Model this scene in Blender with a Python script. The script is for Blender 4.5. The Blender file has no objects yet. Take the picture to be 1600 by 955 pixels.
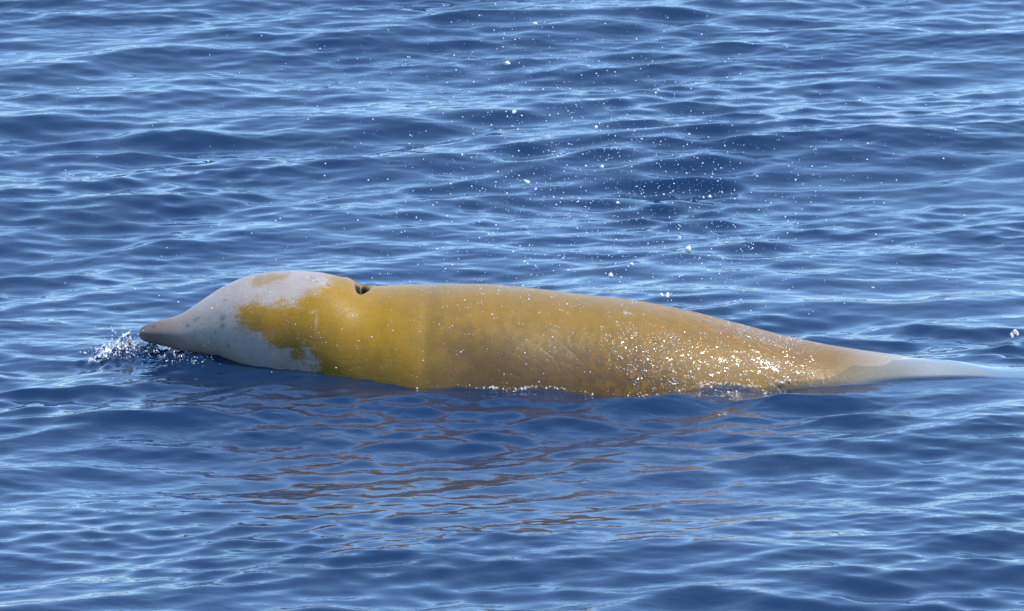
import bpy, math, random
import numpy as np
from mathutils import Vector

# ------------------------------------------------------------------ camera, sky, sun, exposure
sc = bpy.context.scene
COL = sc.collection
rad = math.radians

DIST, DEP = 35.0, rad(13.0)              # whale is 35 m off, seen 13 degrees below the horizon
PXM = 330.0                              # photo pixels per metre at the whale
FPX = PXM * DIST
CAM = np.array([0.0, -DIST * math.cos(DEP), DIST * math.sin(DEP)])
PITCH = DEP - math.atan((570 - 477.5) / FPX)
FWD = np.array([0.0, math.cos(PITCH), -math.sin(PITCH)])
UP = np.array([0.0, math.sin(PITCH), math.cos(PITCH)])

cam_data = bpy.data.cameras.new('camera')
cam_data.sensor_width = 36.0
cam_data.lens = FPX / 1600 * 36.0
cam_data.clip_end = 20000
cam_data.dof.use_dof = True
cam_data.dof.focus_distance = 34.2
cam_data.dof.aperture_fstop = 14.0
cam = bpy.data.objects.new('camera', cam_data)
cam.location = CAM
cam.rotation_euler = (math.pi / 2 - PITCH, 0, 0)
COL.objects.link(cam)
sc.camera = cam

SUN_EL, SUN_AZ = rad(66), rad(70)        # azimuth: to the right of straight behind the camera
sun_dir = Vector((math.sin(SUN_AZ) * math.cos(SUN_EL), -math.cos(SUN_AZ) * math.cos(SUN_EL), math.sin(SUN_EL)))
world = bpy.data.worlds.new('World'); sc.world = world; world.use_nodes = True
wn = world.node_tree.nodes; wl = world.node_tree.links
sky = wn.new('ShaderNodeTexSky'); sky.sky_type = 'NISHITA'; sky.sun_disc = False
sky.sun_elevation = SUN_EL
sky.sun_rotation = math.atan2(sun_dir.x, sun_dir.y)
sky.air_density = 2.6; sky.dust_density = 0.0; sky.ozone_density = 8.0; sky.altitude = 8000
bg = wn['Background']; bg.inputs['Strength'].default_value = 0.12
sky_lift = wn.new('ShaderNodeMix'); sky_lift.data_type = 'RGBA'; sky_lift.blend_type = 'ADD'      # even blue added all over the sky to brighten the sea's reflections
sky_lift.inputs[0].default_value = 1.0; sky_lift.inputs[7].default_value = (0.97, 1.47, 2.3, 1)
wl.new(sky.outputs['Color'], sky_lift.inputs[6]); wl.new(sky_lift.outputs[2], bg.inputs['Color'])

sun_data = bpy.data.lights.new('sun', 'SUN')
sun_data.energy = 3.0; sun_data.angle = rad(0.55); sun_data.color = (1.0, 0.94, 0.86)
sun = bpy.data.objects.new('sun', sun_data); COL.objects.link(sun)
sun.rotation_euler = sun_dir.to_track_quat('Z', 'Y').to_euler()
sun.location = (20, -20, 40)

sc.view_settings.view_transform = 'Standard'; sc.view_settings.look = 'None'
sc.view_settings.exposure = 0.95; sc.view_settings.gamma = 1.0
sc.render.engine = 'CYCLES'
sc.cycles.use_denoising = True
sc.cycles.max_bounces = 8
sc.cycles.transparent_max_bounces = 24
sc.cycles.sample_clamp_indirect = 6.0
sc.cycles.caustics_reflective = False; sc.cycles.caustics_refractive = False

rng = np.random.default_rng(11)
random.seed(4)

# ------------------------------------------------------------------ helpers
def project(p):
    d = p - CAM
    depth = d @ FWD
    return 800 + FPX * d[..., 0] / depth, 477.5 - FPX * (d @ UP) / depth

def at(px, py, y):
    """the point of the place that stands at depth y on the line of sight to a photo pixel"""
    r = FWD + np.array([1.0, 0, 0]) * (px - 800) / FPX + UP * (477.5 - py) / FPX
    return CAM + r * (y - CAM[1]) / r[1]

def sst(e0, e1, v):
    t = np.clip((v - e0) / (e1 - e0), 0, 1)
    return t * t * (3 - 2 * t)

def make_mesh(name, verts, faces, smooth=True):
    """verts (n,3), faces (m,k) of one size"""
    verts = np.ascontiguousarray(verts, dtype=np.float32); faces = np.ascontiguousarray(faces, dtype=np.int32)
    me = bpy.data.meshes.new(name)
    m, k = faces.shape
    me.vertices.add(len(verts)); me.vertices.foreach_set('co', verts.ravel())
    me.loops.add(m * k); me.loops.foreach_set('vertex_index', faces.ravel())
    me.polygons.add(m); me.polygons.foreach_set('loop_start', np.arange(m, dtype=np.int32) * k)
    me.update(calc_edges=True); me.validate()
    if smooth:
        me.polygons.foreach_set('use_smooth', np.ones(m, dtype=bool))
    return me

def add_attr(me, name, vals):
    a = me.attributes.new(name, 'FLOAT', 'POINT')
    a.data.foreach_set('value', np.ascontiguousarray(vals, dtype=np.float32).ravel())

def link(name, me, mat=None, parent=None, **props):
    o = bpy.data.objects.new(name, me); COL.objects.link(o)
    if mat: me.materials.append(mat)
    if parent: o.parent = parent
    for k, v in props.items(): o[k] = v
    return o

def grid_faces(nu, nv):
    i = np.arange(nu - 1)[:, None] * nv + np.arange(nv - 1)[None, :]
    return np.stack([i, i + nv, i + nv + 1, i + 1], -1).reshape(-1, 4)

class Noise:
    """smooth random field: many plane waves of about one wavelength"""
    def __init__(self, seed, L, n=14, stretch=(1, 1)):
        r = np.random.default_rng(seed)
        a = r.uniform(0, 2 * np.pi, n); k = 2 * np.pi / (L * r.uniform(0.7, 1.5, n))
        self.kx, self.ky, self.p = k * np.cos(a) / stretch[0], k * np.sin(a) / stretch[1], r.uniform(0, 6.283, n)
    def __call__(self, x, y):
        s = 0
        for kx, ky, p in zip(self.kx, self.ky, self.p): s = s + np.sin(kx * x + ky * y + p)
        return s / math.sqrt(len(self.p) / 2)

class NT:
    def __init__(self, name):
        self.m = bpy.data.materials.new(name); self.m.use_nodes = True
        self.t = self.m.node_tree; self.t.nodes.clear()
        self.out = self.t.nodes.new('ShaderNodeOutputMaterial')
    def n(self, typ, ins=None, **kw):
        nd = self.t.nodes.new(typ)
        for k, v in kw.items(): setattr(nd, k, v)
        for k, v in (ins or {}).items():
            s = nd.inputs[k]
            if isinstance(v, bpy.types.NodeSocket): self.t.links.new(v, s)
            else: s.default_value = v
        return nd
    def math(self, op, a, b=0.0, c=0.0, clamp=False):
        nd = self.n('ShaderNodeMath', {0: a, 1: b, 2: c}, operation=op, use_clamp=clamp); return nd.outputs[0]
    def attr(self, name): return self.n('ShaderNodeAttribute', attribute_name=name).outputs['Fac']
    def mixc(self, f, a, b, blend='MIX'):
        nd = self.n('ShaderNodeMix', data_type='RGBA', blend_type=blend)
        for i, v in ((0, f), (6, a), (7, b)):
            if isinstance(v, bpy.types.NodeSocket): self.t.links.new(v, nd.inputs[i])
            else: nd.inputs[i].default_value = v if not isinstance(v, tuple) else (*v[:3], 1)
        return nd.outputs[2]
    def ramp(self, v, lo, hi, a=0.0, b=1.0):
        return self.n('ShaderNodeMapRange', {0: v, 1: lo, 2: hi, 3: a, 4: b}, interpolation_type='SMOOTHSTEP').outputs[0]
    def noise(self, vec, scale, detail=3, rough=0.5, dist=0.0):
        return self.n('ShaderNodeTexNoise', {'Vector': vec, 'Scale': scale, 'Detail': detail, 'Roughness': rough, 'Distortion': dist}).outputs['Fac']
    def mapping(self, vec, scale=(1, 1, 1), rot=(0, 0, 0)):
        return self.n('ShaderNodeMapping', {'Vector': vec, 'Scale': scale, 'Rotation': rot}).outputs[0]
    def surf(self, sh): self.t.links.new(sh, self.out.inputs['Surface'])

# ------------------------------------------------------------------ whale outline (columns: photo px of the profile)
TOP = np.array([(217.5, 522), (218.3, 517.5), (221, 512.5), (226, 508.5), (233, 505.5), (245, 501.5), (262, 497.5), (284, 491), (300, 480), (322, 465), (350, 447), (380, 434), (410, 426.5),
    (440, 423), (470, 422.5), (500, 424.5), (525, 430), (545, 437.5), (562, 444), (585, 446.5), (620, 445.5), (660, 443.5), (700, 442), (760, 443.5), (850, 452.5),
    (950, 464), (1000, 470.5), (1050, 479), (1100, 490), (1150, 503.5), (1200, 517.5), (1240, 528), (1290, 538), (1350, 547.5), (1400, 555),
    (1450, 562), (1500, 569), (1535, 576), (1570, 590), (1620, 612), (1750, 670), (1950, 730), (2150, 820)], float)
BOT = np.array([(420, 569), (450, 577), (500, 586), (570, 593), (640, 601), (700, 606), (800, 609), (900, 608), (1000, 608), (1100, 606), (1200, 600)], float)
W_HEAD = np.array([(217.5, 0.003), (218.3, 0.014), (221, 0.027), (226, 0.038), (233, 0.046), (245, 0.056), (262, 0.067), (284, 0.086), (300, 0.107), (322, 0.138), (350, 0.178), (380, 0.226), (420, 0.284)], float)
W_TAIL = np.array([(1200, 0.37), (1300, 0.31), (1400, 0.26), (1500, 0.20), (1620, 0.14), (1750, 0.10), (1950, 0.08), (2150, 0.05)], float)
def yc_of(x): return 0.03 - 0.082 * x

def smooth_interp(tab, q, sig=9.0):
    d = np.arange(tab[0, 0], tab[-1, 0] + 1.0, 0.5); sig = sig * 2
    v = np.interp(d, tab[:, 0], tab[:, 1])
    k = np.exp(-0.5 * (np.arange(-100, 101) / sig) ** 2); k /= k.sum()
    s = np.convolve(np.pad(v, 100, mode='reflect', reflect_type='odd'), k, 'valid')
    f = sst(tab[0, 0] + 10, tab[0, 0] + 100, d)               # keep the tip sharp
    return np.interp(q, d, v * (1 - f) + s * f)

def solve_center(px, T, a, b):
    x = (px - 800) / PXM; y = yc_of(x)
    for _ in range(2):
        x = (px - 800) / FPX * ((np.array([0, y, 0]) - CAM) @ FWD)
        y = yc_of(x)
    _, row0 = project(np.array([x, y, 0.0]))
    t = (row0 - T) / PXM
    c = (t - math.sqrt((b * math.cos(DEP)) ** 2 + (a * math.sin(DEP)) ** 2)) / math.cos(DEP)
    return x, y, c

def waterline_row(x, y, a, b, c):
    q = 1 - (c / b) ** 2
    if q <= 0: return None
    return project(np.array([x, y - a * math.sqrt(q), 0.0]))[1]

st = []
wt = [tuple(r) for r in W_HEAD]
for px, B in BOT:
    T = float(smooth_interp(TOP, px))
    best = None
    for a in np.linspace(0.12, 0.75, 400):
        x, y, c = solve_center(px, T, a, a * 0.97)
        r = waterline_row(x, y, a, a * 0.97, c)
        if r is None: continue
        e = abs(r - B)
        if best is None or e < best[0]: best = (e, a)
    if px >= 450 and px < 1200: wt.append((px, best[1]))
    print('W', px, best)
wt += [tuple(r) for r in W_TAIL]
WT = np.array(wt)
PXS = np.concatenate([np.linspace(217.5, 300, 70) ** 1.0, np.linspace(301.5, 1620, 640), np.linspace(1630, 2150, 40)])
PXS[:30] = 217.5 + (PXS[29] - 217.5) * (np.arange(30) / 29) ** 1.8
tops = smooth_interp(TOP, PXS)
wid = smooth_interp(WT, PXS, 16.0); 
ratio = np.interp(PXS, [217, 300, 420, 700, 1230, 1460], [1.0, 1.0, 1.0, 0.97, 0.97, 0.40])
hgt = wid * ratio
SX, SY, SC = np.array([solve_center(p, t, a, b) for p, t, a, b in zip(PXS, tops, wid, hgt)]).T
# whale section at any x, for the water and the drops
def whale_top(x, y):
    a = np.interp(x, SX, wid, left=1e-4, right=1e-4); b = np.interp(x, SX, hgt, left=1e-4, right=1e-4)
    c = np.interp(x, SX, SC, left=-5, right=-5)
    q = 1 - ((y - yc_of(x)) / a) ** 2
    z = c + b * np.sqrt(np.clip(q, 0, 1))
    return np.where((q > 0) & (x > SX[0]) & (x < SX[-1]), z, -5.0), np.abs(y - yc_of(x)) - a
def whale_under(x, y):
    a = np.interp(x, SX, wid); q = 1 - ((y - yc_of(x)) / a) ** 2
    return np.interp(x, SX, SC) - np.interp(x, SX, hgt) * np.sqrt(np.clip(q, 0, 1))

# ------------------------------------------------------------------ sea
def axis(lo, hi, step, grow, far):
    core = np.arange(lo, hi, step); out = []; s = step; v = hi
    while v < far: s *= grow; v += s; out.append(v)
    neg = []; s = step; v = lo
    while v > -far: s *= grow; v -= s; neg.append(v)
    return np.concatenate([neg[::-1], core, out])

gx = axis(-3.6, 3.6, 0.0135, 1.12, 4000.0)
gy = axis(-5.6, 11.4, 0.0165, 1.12, 4000.0)
nx, ny = len(gx), len(gy)
X0, Y0 = np.meshgrid(gx, gy, indexing='ij')
sp = np.maximum(np.gradient(gx)[:, None], np.gradient(gy)[None, :] * 0.7).astype(np.float32)
X0 = X0.astype(np.float32); Y0 = Y0.astype(np.float32)
ztop, outd = whale_top(X0, Y0)
# waves lose height close to the body and in the smooth slick over the tail
near = np.exp(-np.clip(outd, 0, None) / 0.20) * sst(-2.1, -1.4, X0) * sst(3.2, 2.2, X0)
slick = np.exp(-((X0 - 2.0) / 0.85) ** 4 - ((Y0 + 0.50) / 0.55) ** 2)
damp = (1 - 0.65 * near) * (1 - 0.6 * slick)
wake = np.exp(-((Y0 + 1.0) / 1.1) ** 2 - (X0 / 1.9) ** 4)          # broken water pushed aside in front of the flank
damp_short = (1 - 0.15 * near) * (1 - 0.5 * slick) * (1 + 0.6 * wake)

wr = np.random.default_rng(5)
MAIN = math.atan2(0.96, -0.28)
#        wavelengths, number, rms slope, spread
bands = [(0.07, 0.14, 64, 0.034, 0.65), (0.14, 0.28, 64, 0.070, 0.52), (0.28, 0.55, 60, 0.090, 0.46),
         (0.55, 1.1, 46, 0.068, 0.42), (1.1, 2.4, 26, 0.034, 0.4), (2.4, 6.0, 14, 0.024, 0.4), (9.0, 30.0, 8, 0.016, 0.4)]
Z = np.zeros_like(X0); DX = np.zeros_like(X0); DY = np.zeros_like(X0)
for l0, l1, n, slope, spread in bands:
    Ls = np.exp(wr.uniform(math.log(l0), math.log(l1), n)); th = MAIN + wr.normal(0, spread, n); ph = wr.uniform(0, 6.2832, n)
    s1 = slope / math.sqrt(n / 2)
    h = np.zeros_like(X0); hx = np.zeros_like(X0); hy = np.zeros_like(X0)
    wgt = np.clip((math.sqrt(l0 * l1) / (2.2 * sp) - 0.6), 0, 1)
    I = np.nonzero(wgt.any(1))[0]; J = np.nonzero(wgt.any(0))[0]
    sl = np.s_[I[0]:I[-1] + 1, J[0]:J[-1] + 1]
    x, y = X0[sl], Y0[sl]
    for L, t, p in zip(Ls, th, ph):
        k = 2 * math.pi / L; kx, ky = np.float32(k * math.cos(t)), np.float32(k * math.sin(t))
        a = np.float32(s1 / k * wr.uniform(0.6, 1.4))
        arg = kx * x + ky * y + np.float32(p)
        s, c = np.sin(arg), np.cos(arg)
        h[sl] += a * c; hx[sl] -= a * np.float32(math.cos(t)) * s; hy[sl] -= a * np.float32(math.sin(t)) * s
    # gusty patches: short waves come and go
    if l1 <= 1.5:
        g = 0.85 + 0.38 * Noise(int(l0 * 1000), 2.2 * (1 + l0), 10, (1.6, 1.3))(x, y)
        gm = np.ones_like(X0); gm[sl] = np.clip(g, 0.45, 1.6)
    else: gm = 1.0
    d = wgt * gm * (damp_short if l1 < 0.8 else damp)
    if l1 < 0.2: d = d * (1 + 0.7 * wake)
    Z += h * d; DX += hx * d; DY += hy * d
CH = 0.85
# wave thrown up by the head, hollow beside it, and the churned patch under the beak
def blob(px, py, rx, ry, amp):
    c = at(px, py, 0.0)
    r = FWD + np.array([1.0, 0, 0]) * (px - 800) / FPX + UP * (477.5 - py) / FPX
    c = CAM + r * (-CAM[2] / r[2])
    return amp * np.exp(-((X0 - c[0]) / rx) ** 2 - ((Y0 - c[1]) / ry) ** 2)
Z += blob(160, 556, 0.14, 0.16, 0.02) + blob(222, 545, 0.20, 0.16, 0.055)
Z += blob(320, 562, 0.30, 0.18, 0.055) + blob(250, 548, 0.20, 0.16, 0.02) + blob(440, 585, 0.30, 0.14, 0.015)
Z -= 0.012 * near
churn = blob(168, 552, 0.11, 0.14, 1.0) + blob(250, 552, 0.22, 0.11, 0.8) + blob(310, 567, 0.12, 0.10, 0.5)
churn = np.clip(churn, 0, 1)
I = np.nonzero((churn > 0.003).any(1))[0]; J = np.nonzero((churn > 0.003).any(0))[0]; sl = np.s_[I[0]:I[-1] + 1, J[0]:J[-1] + 1]
Z[sl] += churn[sl] * (0.012 * Noise(3, 0.10, 16)(X0[sl], Y0[sl]) + 0.007 * np.abs(Noise(4, 0.055, 16)(X0[sl], Y0[sl])))
tz = np.exp(-((X0 - 2.15) / 0.42) ** 4 - ((Y0 - yc_of(X0)) / 0.30) ** 2)
Z = Z * (1 - 0.8 * tz)
Z += 0.024 * np.exp(-((X0 - 2.05) / 0.55) ** 2 - ((Y0 - yc_of(X0) + 0.25) / 0.45) ** 2)
# water sheet running off the back where the tail goes under
film = sst(1.15, 1.25, X0)
zf = ztop - 0.016 + 0.026 * sst(1.45, 2.05, X0 - 0.04 + 0.20 * np.clip((yc_of(X0) - Y0) / 0.25, 0, 1) + 0.025 * Noise(61, 0.35, 12)(X0, Y0)) + 0.0010 * Noise(62, 0.16, 14, (1.6, 1))(X0, Y0)
k = 0.018
both = np.where(ztop > -1, k * np.logaddexp(Z / k, zf / k), Z)
Z = np.where(film > 0, Z * (1 - film) + both * film, Z)
depth = np.where((ztop > -1) & (whale_under(X0, Y0) < Z - 0.02), np.clip(Z - ztop, 0, 3), 3.0)
P = np.stack([X0 + CH * DX, Y0 + CH * DY, Z], -1).reshape(-1, 3)
vv = np.abs(Y0 - yc_of(X0)) / np.interp(X0, SX, wid)
depth = depth + np.where(ztop > -1, 0.30 * sst(0.78, 1.0, vv), 0) * sst(1.6, 1.9, X0)
sea_me = make_mesh('sea', P, grid_faces(nx, ny))
add_attr(sea_me, 'depth', depth)
add_attr(sea_me, 'churn', churn)
add_attr(sea_me, 'slick', slick)
add_attr(sea_me, 'wake', wake)

t = NT('sea_water')
geo = t.n('ShaderNodeNewGeometry')
pos = geo.outputs['Position']
m1 = t.mapping(pos, (1.0, 1.5, 1.0), (0, 0, rad(20)))
n1 = t.noise(m1, 17.0, 2, 0.5, 0.3)
n2 = t.noise(t.mapping(pos, (1.0, 1.3, 1.0), (0, 0, rad(-14))), 46.0, 1, 0.5)
gust = t.ramp(t.noise(t.mapping(pos, (0.5, 0.8, 1)), 1.1, 2), 0.35, 0.65, 0.35, 1.0)
gust = t.math('MULTIPLY', gust, t.math('SUBTRACT', 1.0, t.math('MULTIPLY', t.attr('slick'), 0.5)))
gust = t.math('ADD', gust, t.math('MULTIPLY', t.attr('wake'), 0.9))
hh = t.math('MULTIPLY', t.math('ADD', t.math('MULTIPLY', n1, 0.0022), t.math('MULTIPLY', n2, 0.0002)), gust)
bump = t.n('ShaderNodeBump', {'Height': hh, 'Distance': 1.0, 'Strength': 1.0}).outputs[0]
fres = t.n('ShaderNodeFresnel', {'IOR': 1.335, 'Normal': bump}).outputs[0]
deep = t.n('ShaderNodeBsdfDiffuse', {'Color': (0.0028, 0.0165, 0.048, 1), 'Normal': bump}).outputs[0]
clear = t.n('ShaderNodeBsdfTransparent', {'Color': (0.88, 0.94, 0.96, 1)}).outputs[0]
opac = t.math('SUBTRACT', 1.0, t.math('POWER', 2.71828, t.math('MULTIPLY', t.attr('depth'), -10.0)), clamp=True)
body = t.n('ShaderNodeMixShader', {0: opac, 1: clear, 2: deep}).outputs[0]
gl = t.n('ShaderNodeBsdfGlossy', {'Color': (1, 1, 1, 1), 'Roughness': 0.02, 'Normal': bump}).outputs[0]
t.surf(t.n('ShaderNodeMixShader', {0: fres, 1: body, 2: gl}).outputs[0])
M_SEA = t.m
sea = link('sea', sea_me, M_SEA, kind='structure', label='rippled deep blue open sea around the whale')

# ------------------------------------------------------------------ whale
whale = bpy.data.objects.new('whale', None); COL.objects.link(whale)
whale.location = (0, 0, 0)
whale['label'] = 'beaked whale with mustard yellow back and pale grey head surfacing in blue sea'
whale['category'] = 'whale'

PHI = np.concatenate([np.linspace(-160, -18, 30)[:-1], np.linspace(-18, 198, 300), np.linspace(198, 200, 2)[1:]])
PHI = np.concatenate([np.linspace(-18, 198, 300), np.linspace(198, 342, 34)[1:-1]])    # 0 near side, 90 top, 180 far side
PH = np.radians(PHI)

def surf_point(px, phi_deg, off=0.0):
    """px, phi arrays -> points on the skin with dents applied, pushed out by off"""
    x = np.interp(px, PXS, SX); a = np.interp(px, PXS, wid); b = np.interp(px, PXS, hgt); c = np.interp(px, PXS, SC)
    f = np.radians(phi_deg)
    d = off + dents(px, phi_deg)
    nxy = np.stack([-np.cos(f) * b, np.sin(f) * a], -1); nl = np.linalg.norm(nxy, axis=-1) + 1e-9
    y = yc_of(x) - a * np.cos(f) + d * nxy[..., 0] / nl
    z = c + b * np.sin(f) + d * nxy[..., 1] / nl
    return np.stack([x, y, z], -1)

def hole_mask(px, ph):
    ph = np.where(ph > 270, ph - 360, ph)
    wd = np.clip(1 - (np.abs(ph - 93) / 18.5) ** 1.6, 0, 1)
    q = px - (557 + 5 * (1 - wd))
    end = 3 + 22 * wd
    return sst(-4, 4, q) * (1 - sst(0.35, 1.0, q / end)) * sst(0.0, 0.5, wd)

def dents(px, ph):
    ph = np.where(ph > 270, ph - 360, ph)
    d = np.zeros(np.broadcast(px, ph).shape)
    # blowhole: crescent groove across the top, steep lip in front, ramp behind
    e = ph - 93
    wd = np.clip(1 - (np.abs(e) / 21.0) ** 1.6, 0, 1)
    q = px - (557 + 5 * (1 - wd))
    d -= 0.095 * hole_mask(px, ph)
    d += 0.012 * np.exp(-((px - 545) / 11) ** 2) * np.exp(-(e / 24.0) ** 2)       # raised lip
    d -= 0.006 * np.exp(-((px - 580) / 26) ** 2) * np.exp(-((e + 18) / 24.0) ** 2)
    # neck crease
    w = np.exp(-((px - 667 - 0.10 * (ph - 40)) / 11) ** 2)
    d -= 0.005 * w * sst(115, 80, ph)
    d += 0.005 * np.exp(-((px - 628) / 32) ** 2) * sst(120, 70, ph)
    # old bite scars on the crown
    for cx, cp, r in ((486, 76, 5.5), (511, 70, 4.5), (495, 71, 3.0)):
        rr = np.sqrt(((px - cx) / r) ** 2 + ((ph - cp) / (r * 0.42)) ** 2)
        d -= 0.007 * np.exp(-rr ** 2); d += 0.0035 * np.exp(-((rr - 1.7) / 0.5) ** 2)
    # faint lumpiness of blubber, mouth line under the cheek
    d += 0.0025 * np.sin(px * 0.021 + ph * 0.03) * np.sin(ph * 0.07 + px * 0.008 + 1)
    return d

PXG, PHG = np.meshgrid(PXS, PHI, indexing='ij')
V = surf_point(PXG, PHG)
tip = np.clip((PXS - 217.5) / 20, 0, 1)[:, None]
smallpart = np.clip((PXS - 280) / 80, 0, 1)[:, None]
nu, nv = PXG.shape
idx = np.arange(nu * nv).reshape(nu, nv)
F = np.stack([idx[:-1], idx[1:], np.roll(idx, -1, 1)[1:], np.roll(idx, -1, 1)[:-1]], -1).reshape(-1, 4)
body_me = make_mesh('body', V.reshape(-1, 3), F)

# pigment is laid on the near flank and mirrored to the far one
PHM = np.where(PHG > 180 + 90, PHG - 360, PHG); PHM = np.where(PHM > 90, 180 - PHM, PHM)
Vn = surf_point(PXG, PHM)
QX, QY = project(Vn.reshape(-1, 3))
GREY = np.array([(150, 300), (507, 300), (511, 424), (515, 438), (512, 449), (500, 453), (486, 456), (478, 464), (460, 471), (430, 474), (400, 476), (376, 479),
    (371, 492), (378, 512), (400, 522), (418, 531), (424, 540), (452, 545), (462, 558), (474, 561), (480, 549), (486, 560), (492, 563), (493, 590), (494, 700), (150, 700)], float)
YEL = np.array([(399, 430), (425, 426), (452, 428), (448, 437), (428, 443), (402, 447), (392, 443)], float)
EYE = np.array([(451, 549), (462, 546), (468, 554), (464, 565), (455, 560)], float)
def poly_sd(poly, x, y):
    inside = np.zeros(x.shape, bool); dmin = np.full(x.shape, 1e9)
    for (x1, y1), (x2, y2) in zip(poly, np.roll(poly, -1, 0)):
        ex, ey = x2 - x1, y2 - y1
        tt = np.clip(((x - x1) * ex + (y - y1) * ey) / (ex * ex + ey * ey), 0, 1)
        dmin = np.minimum(dmin, np.hypot(x - x1 - tt * ex, y - y1 - tt * ey))
        cond = ((y1 > y) != (y2 > y)) & (x < ex * (y - y1) / (ey + 1e-12) + x1)
        inside ^= cond
    return np.where(inside, dmin, -dmin)
add_attr(body_me, 'grey_d', poly_sd(GREY, QX, QY))
add_attr(body_me, 'stain_d', poly_sd(YEL, QX, QY))
add_attr(body_me, 'eye_d', poly_sd(EYE, QX, QY))
add_attr(body_me, 'along', QX)                           # runs beak to tail
add_attr(body_me, 'girth', PHM.reshape(-1))              # runs belly to ridge
spots = np.zeros(QX.shape)
for cx, cy, r in ((348, 497, 4.5), (348, 509.5, 4.2), (305, 500, 2.5), (310, 497, 2.0), (293, 509, 3.0), (351, 469, 1.8), (336, 520, 2.0), (357, 540, 2.5), (330, 530, 1.6), (318, 514, 1.5), (240, 511, 2.5)):
    spots = np.maximum(spots, np.exp(-(((QX - cx) / r) ** 2 + ((QY - cy) / r) ** 2) ** 1.4))
add_attr(body_me, 'spots', spots)
scr = np.zeros(QX.shape)
for pts in ([(500, 470), (494, 500), (491, 545), (492, 580)], [(484, 489), (492, 487), (495, 480)], [(1205, 515), (1213, 540), (1245, 552), (1265, 549)]):
    pts = np.array(pts, float)
    dm = np.full(QX.shape, 1e9)
    for p, q in zip(pts[:-1], pts[1:]):
        e = q - p; tt = np.clip(((QX - p[0]) * e[0] + (QY - p[1]) * e[1]) / (e @ e), 0, 1)
        dm = np.minimum(dm, np.hypot(QX - p[0] - tt * e[0], QY - p[1] - tt * e[1]))
    scr = np.maximum(scr, np.exp(-(dm / 1.5) ** 2))
add_attr(body_me, 'scratch', scr)
crs = np.zeros(QX.shape)
for pts in ([(795, 548), (812, 556), (830, 573)], [(848, 545), (868, 562), (880, 586)], [(856, 561), (880, 566), (902, 573)], [(735, 560), (741, 570), (745, 586)],
            [(880, 538), (905, 562), (935, 592)], [(700, 545), (706, 566), (704, 590)], [(960, 545), (985, 570), (1012, 596)], [(770, 575), (800, 583), (822, 596)]):
    pts = np.array(pts, float); dm = np.full(QX.shape, 1e9)
    for p, q in zip(pts[:-1], pts[1:]):
        e = q - p; tt = np.clip(((QX - p[0]) * e[0] + (QY - p[1]) * e[1]) / (e @ e), 0, 1)
        dm = np.minimum(dm, np.hypot(QX - p[0] - tt * e[0], QY - p[1] - tt * e[1]))
    crs = np.maximum(crs, np.exp(-(dm / 1.8) ** 2))
add_attr(body_me, 'wrinkle', crs)
add_attr(body_me, 'hole', hole_mask(PXG, PHG))
wet_v = np.exp(-((QX - 1130) / 105) ** 2) + 0.5 * np.exp(-((QX - 985) / 55) ** 2) * sst(480, 540, QY) + 0.12 * sst(700, 900, QX)
add_attr(body_me, 'wet', np.clip(wet_v, 0, 1) * sst(1330, 1240, QX))

t = NT('whale_skin')
pos = t.n('ShaderNodeTexCoord').outputs['Object']
grey_d, along, girth = t.attr('grey_d'), t.attr('along'), t.attr('girth')
fray = t.noise(t.mapping(pos, (13, 13, 34), (0, rad(-40), 0)), 1.0, 6, 0.68, 0.4)
fray2 = t.noise(pos, 110.0, 3, 0.6)
sd = t.math('ADD', grey_d, t.math('ADD', t.math('MULTIPLY', t.math('SUBTRACT', fray, 0.5), 62.0), t.math('MULTIPLY', t.math('SUBTRACT', fray2, 0.5), 40.0)))
grey_m = t.ramp(sd, -12.0, 13.0)
# diatom film: mustard on the neck, tan further back, thinning at the tail to grey skin lightened as sky sheen
blot = t.noise(pos, 3.2, 4, 0.6)
blot2 = t.noise(t.mapping(pos, (1, 1, 0.6)), 14.0, 5, 0.65)
fine = t.noise(pos, 150.0, 3, 0.6)
along_j = t.math('ADD', along, t.math('MULTIPLY', t.math('SUBTRACT', blot, 0.5), 160.0))
mustard = t.mixc(blot2, (0.205, 0.108, 0.003), (0.32, 0.178, 0.005))
tan = t.mixc(blot2, (0.145, 0.079, 0.008), (0.265, 0.150, 0.018))
col = t.mixc(t.ramp(along_j, 610.0, 820.0), mustard, tan)
back = t.mixc(blot2, (0.15, 0.086, 0.024), (0.22, 0.136, 0.048))
col = t.mixc(t.ramp(along_j, 1090.0, 1330.0), col, back)
col = t.mixc(t.ramp(along, 1290.0, 1400.0), col, (0.27, 0.235, 0.19))
col = t.mixc(t.ramp(along, 1370.0, 1470.0), col, (0.42, 0.42, 0.42))  # pale sky sheen of the tail water painted into the grey skin
# paler towards the ridge of the back
rj = t.math('ADD', girth, t.math('MULTIPLY', t.math('SUBTRACT', blot, 0.5), 30.0))
col = t.mixc(t.math('MULTIPLY', t.ramp(rj, 62.0, 92.0), 0.22), col, (0.32, 0.24, 0.12))
# darker brown low behind the neck, darker again along the whole lower edge
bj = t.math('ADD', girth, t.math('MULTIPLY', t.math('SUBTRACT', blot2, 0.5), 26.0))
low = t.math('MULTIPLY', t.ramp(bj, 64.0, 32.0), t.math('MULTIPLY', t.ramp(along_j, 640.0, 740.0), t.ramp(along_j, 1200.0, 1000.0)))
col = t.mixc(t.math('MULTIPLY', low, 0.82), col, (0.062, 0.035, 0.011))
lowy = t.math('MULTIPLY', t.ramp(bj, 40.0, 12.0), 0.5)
col = t.mixc(lowy, col, t.mixc(1.0, col, (0.62, 0.52, 0.42), 'MULTIPLY'))
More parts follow.
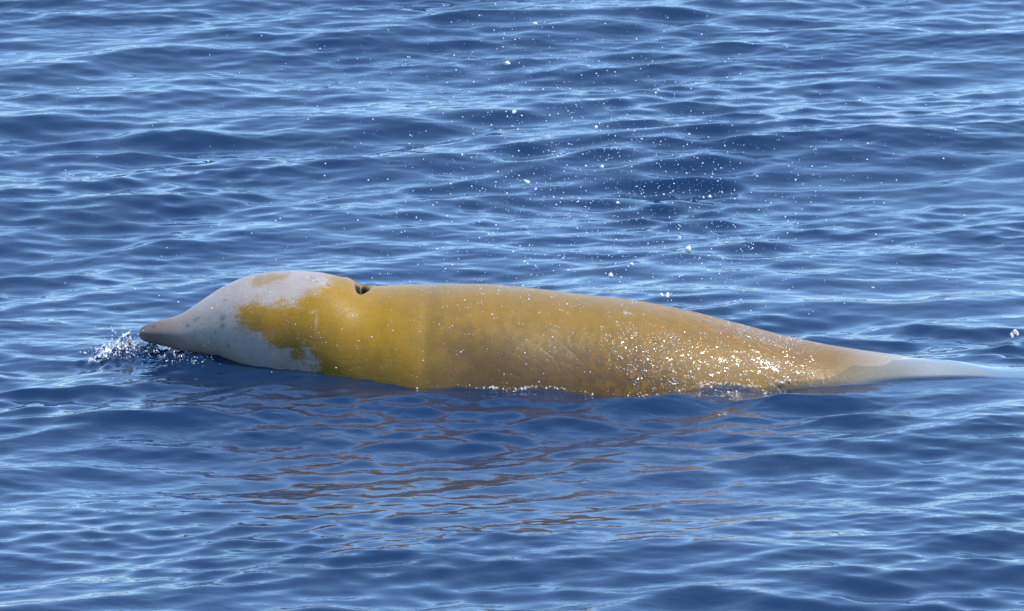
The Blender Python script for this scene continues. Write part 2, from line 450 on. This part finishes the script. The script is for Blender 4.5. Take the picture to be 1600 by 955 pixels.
# wet gold patches, then shade beside the neck crease painted into the colour
gold = t.math('MULTIPLY', t.attr('wet'), t.ramp(t.noise(pos, 22.0, 3, 0.6), 0.42, 0.62, 0.0, 0.7))
col = t.mixc(gold, col, (0.22, 0.105, 0.006))
neck_shade = t.math('MULTIPLY', t.math('MULTIPLY', t.ramp(along_j, 610.0, 680.0), t.ramp(along_j, 760.0, 680.0)), 0.32)
col = t.mixc(neck_shade, col, (0.12, 0.08, 0.034))
greyc = t.mixc(blot2, (0.235, 0.205, 0.183), (0.36, 0.32, 0.288))
greyc = t.mixc(t.ramp(blot, 0.48, 0.68, 0.0, 0.35), greyc, (0.25, 0.195, 0.13))
greyc = t.mixc(t.math('MULTIPLY', t.ramp(along, 330.0, 225.0), 0.85), greyc, (0.11, 0.08, 0.068))
stain = t.ramp(t.math('ADD', t.attr('stain_d'), t.math('MULTIPLY', t.math('SUBTRACT', fray, 0.5), 34.0)), -6.0, 6.0)
greyc = t.mixc(t.math('MULTIPLY', stain, 0.75), greyc, (0.23, 0.155, 0.06))
greyc = t.mixc(t.math('MULTIPLY', t.ramp(t.attr('eye_d'), -2.0, 3.0), 0.8), greyc, (0.17, 0.11, 0.02))
greyc = t.mixc(t.math('MULTIPLY', t.attr('spots'), 0.6), greyc, (0.075, 0.052, 0.028))
col = t.mixc(t.math('MULTIPLY', t.attr('wrinkle'), t.ramp(blot2, 0.35, 0.65, 0.0, 0.15)), col, (0.06, 0.035, 0.015))
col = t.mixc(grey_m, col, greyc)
col = t.mixc(t.math('MULTIPLY', t.attr('scratch'), t.ramp(blot2, 0.45, 0.65, 0.0, 0.32)), col, (0.5, 0.47, 0.42))
col = t.mixc(t.ramp(fine, 0.3, 0.7, 0.0, 0.45), col, t.mixc(1.0, col, (0.55, 0.5, 0.42), 'MULTIPLY'))
col = t.mixc(t.ramp(t.attr('hole'), 0.06, 0.25), col, (0.02, 0.016, 0.012))  # shade inside the blowhole painted near-black into the groove
wr1 = t.noise(t.mapping(pos, (14, 14, 30), (0, rad(-35), 0)), 1.0, 4, 0.6, 0.6)
bh = t.math('ADD', t.math('ADD', t.math('MULTIPLY', wr1, 0.0032), t.math('MULTIPLY', t.attr('wrinkle'), -0.0007)), t.math('MULTIPLY', fine, 0.0009))
bmp = t.n('ShaderNodeBump', {'Height': bh, 'Distance': 1.0, 'Strength': 0.6}).outputs[0]
wetn = t.math('ADD', t.math('MULTIPLY', t.noise(pos, 26.0, 2, 0.5, 0.8), 0.024), t.math('MULTIPLY', t.noise(pos, 70.0, 2, 0.5, 0.5), 0.005))
cbmp = t.n('ShaderNodeBump', {'Height': t.math('ADD', bh, t.math('MULTIPLY', wetn, t.attr('wet'))), 'Distance': 1.0, 'Strength': 1.0}).outputs[0]
crough = t.ramp(t.attr('wet'), 0.1, 0.5, 0.24, 0.10)
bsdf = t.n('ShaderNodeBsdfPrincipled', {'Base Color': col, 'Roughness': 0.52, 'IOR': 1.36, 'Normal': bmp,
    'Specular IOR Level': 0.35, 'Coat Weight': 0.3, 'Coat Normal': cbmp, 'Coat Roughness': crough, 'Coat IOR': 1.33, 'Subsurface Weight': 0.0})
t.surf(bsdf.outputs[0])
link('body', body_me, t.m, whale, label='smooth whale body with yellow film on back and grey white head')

# shade inside the blowhole, painted as a dark crescent plug on the groove floor
A, B = np.meshgrid(np.linspace(550, 592, 60), np.linspace(68, 116, 60), indexing='ij')
base = surf_point(A, B, 0.0015)
ff = grid_faces(60, 60); ff = ff[(hole_mask(A, B) > 0.42).reshape(-1)[ff].all(1)]
hole_me = make_mesh('blowhole', base.reshape(-1, 3), ff)
t = NT('blowhole_shade')
c = t.mixc(t.noise(t.n('ShaderNodeTexCoord').outputs['Object'], 60.0, 3), (0.008, 0.007, 0.006), (0.02, 0.016, 0.013))
t.surf(t.n('ShaderNodeBsdfPrincipled', {'Base Color': c, 'Roughness': 0.9, 'Specular IOR Level': 0.05}).outputs[0])
link('blowhole', hole_me, t.m, whale, label='dark crescent blowhole behind the forehead')

# ------------------------------------------------------------------ water on and above the whale
def ico():
    p = (1 + 5 ** 0.5) / 2
    v = np.array([(-1, p, 0), (1, p, 0), (-1, -p, 0), (1, -p, 0), (0, -1, p), (0, 1, p), (0, -1, -p), (0, 1, -p), (p, 0, -1), (p, 0, 1), (-p, 0, -1), (-p, 0, 1)], float)
    v /= np.linalg.norm(v[0])
    f = np.array([(0, 11, 5), (0, 5, 1), (0, 1, 7), (0, 7, 10), (0, 10, 11), (1, 5, 9), (5, 11, 4), (11, 10, 2), (10, 7, 6), (7, 1, 8), (3, 9, 4), (3, 4, 2), (3, 2, 6), (3, 6, 8), (3, 8, 9), (4, 9, 5), (2, 4, 11), (6, 2, 10), (8, 6, 7), (9, 8, 1)])
    return v, f
def ico2():
    v, f = ico(); v = [tuple(q) for q in v]; cache = {}; nf = []
    def mid(a, b):
        key = (min(a, b), max(a, b))
        if key not in cache:
            m = np.array(v[a]) + np.array(v[b]); m /= np.linalg.norm(m); v.append(tuple(m)); cache[key] = len(v) - 1
        return cache[key]
    for a, b, c in f:
        ab, bc, ca = mid(a, b), mid(b, c), mid(c, a)
        nf += [(a, ab, ca), (b, bc, ab), (c, ca, bc), (ab, bc, ca)]
    return np.array(v), np.array(nf)
IV, IF = ico(); IV2, IF2 = ico2()

def drops_mesh(name, centers, axes, hi=False):
    """axes (n,3,3): rows are the scaled half-axes of each drop"""
    bv, bf = (IV2, IF2) if hi else (IV, IF)
    v = centers[:, None, :] + np.einsum('kj,nji->nki', bv, axes)
    f = bf[None] + (np.arange(len(centers)) * len(bv))[:, None, None]
    return make_mesh(name, v.reshape(-1, 3), f.reshape(-1, 3))

def rand_axes(r, stretch=0.35):
    n = len(r)
    q = rng.normal(size=(n, 3, 3)); q, _ = np.linalg.qr(q); q[:, 0] *= np.sign(np.linalg.det(q))[:, None]
    s = r[:, None] * np.exp(rng.normal(0, stretch, (n, 3)))
    return q * s[:, :, None]

t = NT('airborne_water')
t.surf(t.n('ShaderNodeBsdfPrincipled', {'Base Color': (0.86, 0.90, 0.95, 1), 'Roughness': 0.16, 'IOR': 1.33, 'Transmission Weight': 0.25}).outputs[0])
M_DROP = t.m
def clear_water(name, rough, tint, boost, white):
    t = NT(name)
    fr = t.n('ShaderNodeFresnel', {'IOR': 1.34}).outputs[0]
    g = t.n('ShaderNodeBsdfGlossy', {'Roughness': rough}).outputs[0]
    c = t.n('ShaderNodeBsdfTransparent', {'Color': (*tint, 1)}).outputs[0]
    d = t.n('ShaderNodeBsdfDiffuse', {'Color': (0.92, 0.9, 0.87, 1)}).outputs[0]
    b = t.n('ShaderNodeMixShader', {0: white, 1: c, 2: d}).outputs[0]
    bk = t.math('SUBTRACT', 1.0, t.n('ShaderNodeNewGeometry').outputs['Backfacing'])
    t.surf(t.n('ShaderNodeMixShader', {0: t.math('MULTIPLY', t.math('MULTIPLY', fr, bk), boost, clamp=True), 1: b, 2: g}).outputs[0])
    return t.m
M_FILM = clear_water('running_water', 0.10, (0.97, 0.95, 0.9), 1.0, 0.0)
M_BEAD = clear_water('water_bead', 0.2, (0.97, 0.95, 0.9), 1.2, 0.32)  # white share paints the sun sparkle into the beads
M_FOAM = clear_water('splash_water', 0.12, (0.93, 0.95, 0.97), 1.3, 0.5)

# sheet of lumpy water sliding down the rear flank
fpx = np.linspace(915, 1300, 520); fph = np.linspace(8, 98, 330)
A, B = np.meshgrid(fpx, fph, indexing='ij')
Vs = surf_point(A, B)
_, rowv = project(Vs)
s_x, s_y = Vs[..., 0], np.radians(B) * 0.42
wet = np.exp(-((A - 1140) / 115) ** 2) * np.exp(-((rowv - 556) / 48) ** 2) * 1.25
wet += 0.75 * np.exp(-((A - 1020 + (rowv - 560) * -0.6) / 60) ** 2) * np.exp(-((rowv - 570) / 45) ** 2)
wet += 0.45 * np.exp(-((A - 1235) / 25) ** 2) * np.exp(-((rowv - 570) / 25) ** 2)
wet = wet * sst(0, 12, B - 8) * sst(0, 25, A - 915) * sst(0, 20, 1300 - A) * sst(0, 10, 98 - B)
lump = (0.7 * Noise(21, 0.070, 22, (1.5, 1))(s_x, s_y) + 0.40 * Noise(22, 0.034, 22, (1.3, 1))(s_x, s_y) + 0.19 * Noise(23, 0.018, 22)(s_x, s_y))
h = wet * (0.006 + 0.0046 * np.abs(lump) + 0.0030 * lump) - 0.0035
Vs = surf_point(A, B, h)
keep = (h > -0.002)
ff = grid_faces(520, 330)
ff = ff[keep.reshape(-1)[ff].any(1)]
film_me = make_mesh('water_film', Vs.reshape(-1, 3), ff)
link('water_film', film_me, M_FILM, whale, kind='stuff', label='lumpy sheet of water running off the rear flank')

# beads on the skin
def beads(n, cpx, spx, crow_lo, crow_hi, rmin, rmax):
    px = rng.normal(cpx, spx, n); ph = rng.uniform(10, 100, n)
    p = surf_point(px, ph); _, row = project(p)
    clus = Noise(77, 46.0, 14, (1.0, 0.8))(px, row) + 0.6 * Noise(78, 18.0, 14)(px, row)
    ok = (row > crow_lo) & (row < crow_hi) & (px > 300) & (px < 1350) & (clus > rng.normal(0.35, 0.45, n))
    r = rmin * (rmax / rmin) ** (rng.uniform(0, 1, n) ** 2.2)
    return p[ok], r[ok]
sets = [beads(3600, 1145, 72, 505, 606, 0.0010, 0.0040), beads(1900, 1195, 36, 528, 606, 0.0010, 0.0040), beads(600, 1010, 60, 500, 606, 0.0013, 0.0045),
        beads(900, 860, 150, 440, 606, 0.0013, 0.0042), beads(400, 560, 120, 430, 600, 0.0012, 0.003)]
# runnels of beads slanting down the flank
for k in range(5):
    x0 = rng.uniform(930, 1080); ph0 = rng.uniform(50, 85); m = 46
    s = rng.uniform(0, 1, m)
    px = x0 + 75 * s + rng.normal(0, 3.0, m) + 6 * np.sin(s * 7 + k); ph = ph0 - 58 * s + rng.normal(0, 1.6, m)
    good = ph > 8
    sets.append((surf_point(px[good], ph[good]), rng.uniform(0.002, 0.0055, good.sum())))
bp = np.concatenate([s[0] for s in sets]); br = np.concatenate([s[1] for s in sets])
link('water_beads', drops_mesh('water_beads', bp, rand_axes(br, 0.3)), M_BEAD, whale, kind='stuff', label='glinting beads of water scattered on the wet skin')
# foam beads along the waterline
px = np.concatenate([rng.normal(770, 12, 24), rng.normal(812, 22, 60), rng.normal(868, 10, 16), rng.normal(1000, 18, 22), rng.normal(1070, 22, 30), rng.normal(1150, 30, 70), rng.normal(1215, 14, 30), rng.uniform(640, 1000, 20)])
n = len(px)
x = np.interp(px, PXS, SX); a = np.interp(px, PXS, wid)
fy = yc_of(x)[:, None] - a[:, None] * np.linspace(1.1, 0.5, 60)[None, :]
fx = np.repeat(x[:, None], 60, 1)
fz = Z[np.clip(np.searchsorted(gx, fx), 0, nx - 1), np.clip(np.searchsorted(gy, fy), 0, ny - 1)]
hit = (whale_top(fx, fy)[0] > fz).argmax(1)
yy = fy[np.arange(n), hit] - np.abs(rng.normal(0, 0.02, n))
fp = np.stack([x, yy, fz[np.arange(n), hit] + rng.uniform(-0.002, 0.010, n)], -1)
link('waterline_beads', drops_mesh('waterline_beads', fp, rand_axes(0.0014 * 3.6 ** (rng.uniform(0, 1, n) ** 1.8), 0.35)), M_FOAM, whale, kind='stuff', label='beads of foam along the waterline')

# spray hanging in the air: falls off away from the middle of the blow
def spray(n, cx, sx, cy, sy, y0, y1, rmin, rmax, pw):
    px = rng.normal(cx, sx, n); py = rng.normal(cy, sy, n); y = rng.uniform(y0, y1, n)
    p = np.array([at(a, b, c) for a, b, c in zip(px, py, y)])
    r = rmin * (rmax / rmin) ** (rng.uniform(0, 1, n) ** pw)
    zt, _ = whale_top(p[:, 0], p[:, 1])
    ok = (p[:, 2] > 0.05) & (p[:, 2] > zt + 0.01) & (px < 1640) & (px > -30) & (py > -30)
    return p[ok], r[ok]
ss = [spray(2300, 1000, 170, 350, 120, 0.5, 1.7, 0.0012, 0.0046, 2.4), spray(900, 830, 190, 150, 130, 0.4, 1.8, 0.0012, 0.0046, 2.4),
      spray(500, 760, 260, 470, 70, -1.2, -0.55, 0.0011, 0.0040, 2.2), spray(350, 850, 420, 300, 220, 0.3, 1.5, 0.0012, 0.0045, 2.2)]
p = np.concatenate([s[0] for s in ss]); r = np.concatenate([s[1] for s in ss])
link('spray', drops_mesh('spray', p, rand_axes(r, 0.22)), M_DROP, kind='stuff', label='fine white spray of the blow hanging above the back', category='spray')

# the large drops one can pick out
BIG = [(1075, 390, 6.6, 'largest white water drop in the air right of centre, high above the back'),
       (954, 430.5, 5.0, 'round white water drop hanging just above the middle of the back'),
       (1043, 462, 4.4, 'elongated white water drop close above the tapering rear back'),
       (1034, 461, 3.6, 'small round drop touching the elongated drop above the rear back'),
       (987, 413, 4.2, 'pale water drop between the largest drop and the drop over the mid back'),
       (965, 317, 3.4, 'isolated white drop in dark water reflection, straight above the mid back'),
       (1109, 307, 3.6, 'white water drop up and right of the largest drop'),
       (793, 99, 5.0, 'oval white water drop high in the picture, left of the blow'),
       (836, 37, 3.8, 'white water drop nearest the top edge of the picture'),
       (803, 175, 4.2, 'clustered white drop below the oval drop, over a small dark wavelet'),
       (931, 199, 4.0, 'ragged white water drop in the upper middle, right of the wavelet drop'),
       (824, 285, 4.6, 'double white water drop far above the shoulder of the whale'),
       (941, 261, 4.0, 'bright pair of drops over the dark wave in the upper middle')]
big_me = []
for i in range(3):
    v = IV2 * (1 + 0.12 * np.sin(IV2[:, [0]] * (3 + i) + i) + 0.10 * np.sin(IV2[:, [2]] * 4 + 2 * i))
    me = make_mesh('water_drop', v, IF2); me.materials.append(M_DROP); big_me.append(me)
for i, (px, py, rp, lab) in enumerate(BIG):
    o = bpy.data.objects.new('water_drop', big_me[i % 3]); COL.objects.link(o)
    y = (0.85, 1.05, 1.2)[i % 3]
    o.location = at(px, py, y); s = rp / PXM * 0.85
    o.scale = (s * 0.88, s * 0.9, s * (1.25 if 'elongated' in lab or 'oval' in lab else 1.05)); o.rotation_euler = (0.2 * i, 0.3 * i - 0.2, i)
    o['label'] = lab; o['category'] = 'water drop'; o['group'] = 'large drops of the blow in the air'

# ------------------------------------------------------------------ splash pushed up by the beak
def ground(px, py, z=0.0):
    r = FWD + np.array([1.0, 0, 0]) * (px - 800) / FPX + UP * (477.5 - py) / FPX
    return CAM + r * ((z - CAM[2]) / r[2])
pts = []; rs = []
def clump(n, px, py, sx, sy, zmax, r0, r1):
    for _ in range(n):
        g = ground(rng.normal(px, sx), rng.normal(py, sy)); g = g + np.array([0, 0, rng.uniform(0.0, zmax) + 0.008])
        pts.append(g); rs.append(r0 * (r1 / r0) ** (rng.uniform() ** 2.2))
clump(240, 166, 557, 14, 5, 0.035, 0.0012, 0.0048)
clump(180, 196, 556, 14, 6, 0.085, 0.0012, 0.0048)
clump(150, 252, 561, 26, 5, 0.045, 0.0012, 0.0045)
clump(80, 295, 571, 20, 3.5, 0.035, 0.0012, 0.0045)
clump(70, 190, 548, 38, 10, 0.15, 0.0009, 0.0030)
pts = np.array(pts); rs = np.array(rs)
gx2 = np.linspace(-2.12, -1.36, 260); gy2 = np.linspace(-0.18, 0.42, 150)
A, B = np.meshgrid(gx2, gy2, indexing='ij')
def lobe(px, py, rx, ry, amp):
    c = ground(px, py); return amp * np.exp(-((A - c[0]) / rx) ** 2 - ((B - c[1]) / ry) ** 2)
env = lobe(162, 554, 0.065, 0.07, 0.75) + lobe(197, 549, 0.06, 0.07, 1.0) + lobe(232, 556, 0.07, 0.06, 0.7) + lobe(270, 563, 0.085, 0.05, 0.55) + lobe(312, 571, 0.07, 0.04, 0.4)
r1 = np.abs(Noise(91, 0.11, 18)(A, B)); r2 = np.abs(Noise(92, 0.055, 18)(A, B)); r3 = Noise(93, 0.026, 18)(A, B); r4 = Noise(94, 0.014, 18)(A, B)
rag = np.clip(env * (0.75 + 0.35 * Noise(95, 0.09, 16)(A, B)), 0, 1.3)
ii = np.clip(np.searchsorted(gx, A), 1, nx - 1); jj = np.clip(np.searchsorted(gy, B), 1, ny - 1)
hz = rag * (0.016 + 0.022 * (1 - r1) + 0.014 * (1 - r2) + 0.0075 * r3 + 0.0035 * r4) - 0.010
zz = Z[ii, jj] + hz
ff = grid_faces(260, 150); ff = ff[(hz > -0.004).reshape(-1)[ff].any(1)]
jit = 0.4 * hz[..., None]
Vw = np.stack([A + 0.012 * r3 * rag, B + 0.012 * r4 * rag, zz], -1)
crown_me = make_mesh('churned_crest', Vw.reshape(-1, 3), ff)
add_attr(crown_me, 'foam', np.clip(lobe(165, 553, 0.085, 0.08, 1.1) + 0.55 * rag, 0, 1))
t = NT('churned_water')
geo = t.n('ShaderNodeNewGeometry')
fr = t.n('ShaderNodeFresnel', {'IOR': 1.34}).outputs[0]
pos = geo.outputs['Position']
fo = t.math('MULTIPLY', t.ramp(t.noise(pos, 70.0, 4, 0.7), 0.38, 0.54), t.attr('foam'))
dcol = t.mixc(fo, (0.006, 0.018, 0.045), (0.75, 0.8, 0.85))
dif = t.n('ShaderNodeBsdfDiffuse', {'Color': dcol}).outputs[0]
gls = t.n('ShaderNodeBsdfGlossy', {'Roughness': 0.06}).outputs[0]
t.surf(t.n('ShaderNodeMixShader', {0: fr, 1: dif, 2: gls}).outputs[0])
splash = bpy.data.objects.new('splash', None); COL.objects.link(splash); splash.location = ground(200, 552)
splash['label'] = 'white splash of churned water in front of the grey beak'; splash['category'] = 'splash'
link('churned_crest', crown_me, t.m, splash)
link('splash_drops', drops_mesh('splash_drops', pts, rand_axes(rs, 0.35), True), M_FOAM, splash, kind='stuff')
for ch in (bpy.data.objects['churned_crest'], bpy.data.objects['splash_drops']): ch.location = -splash.location

# lone drip crown at the right edge
pts = []; rs = []
g = ground(1585, 526)
for k in range(26):
    a = rng.uniform(0, 6.28); q = rng.uniform(0, 1)
    pts.append(g + np.array([0.022 * math.cos(a) * q, 0.03 * math.sin(a) * q, 0.004 + 0.035 * (1 - q) * rng.uniform(0.3, 1)])); rs.append(rng.uniform(0.003, 0.008))
link('small_splash', drops_mesh('small_splash', np.array(pts), rand_axes(np.array(rs), 0.3), True), M_FOAM, kind='stuff', label='tiny lone splash on the sea at the right edge', category='splash')
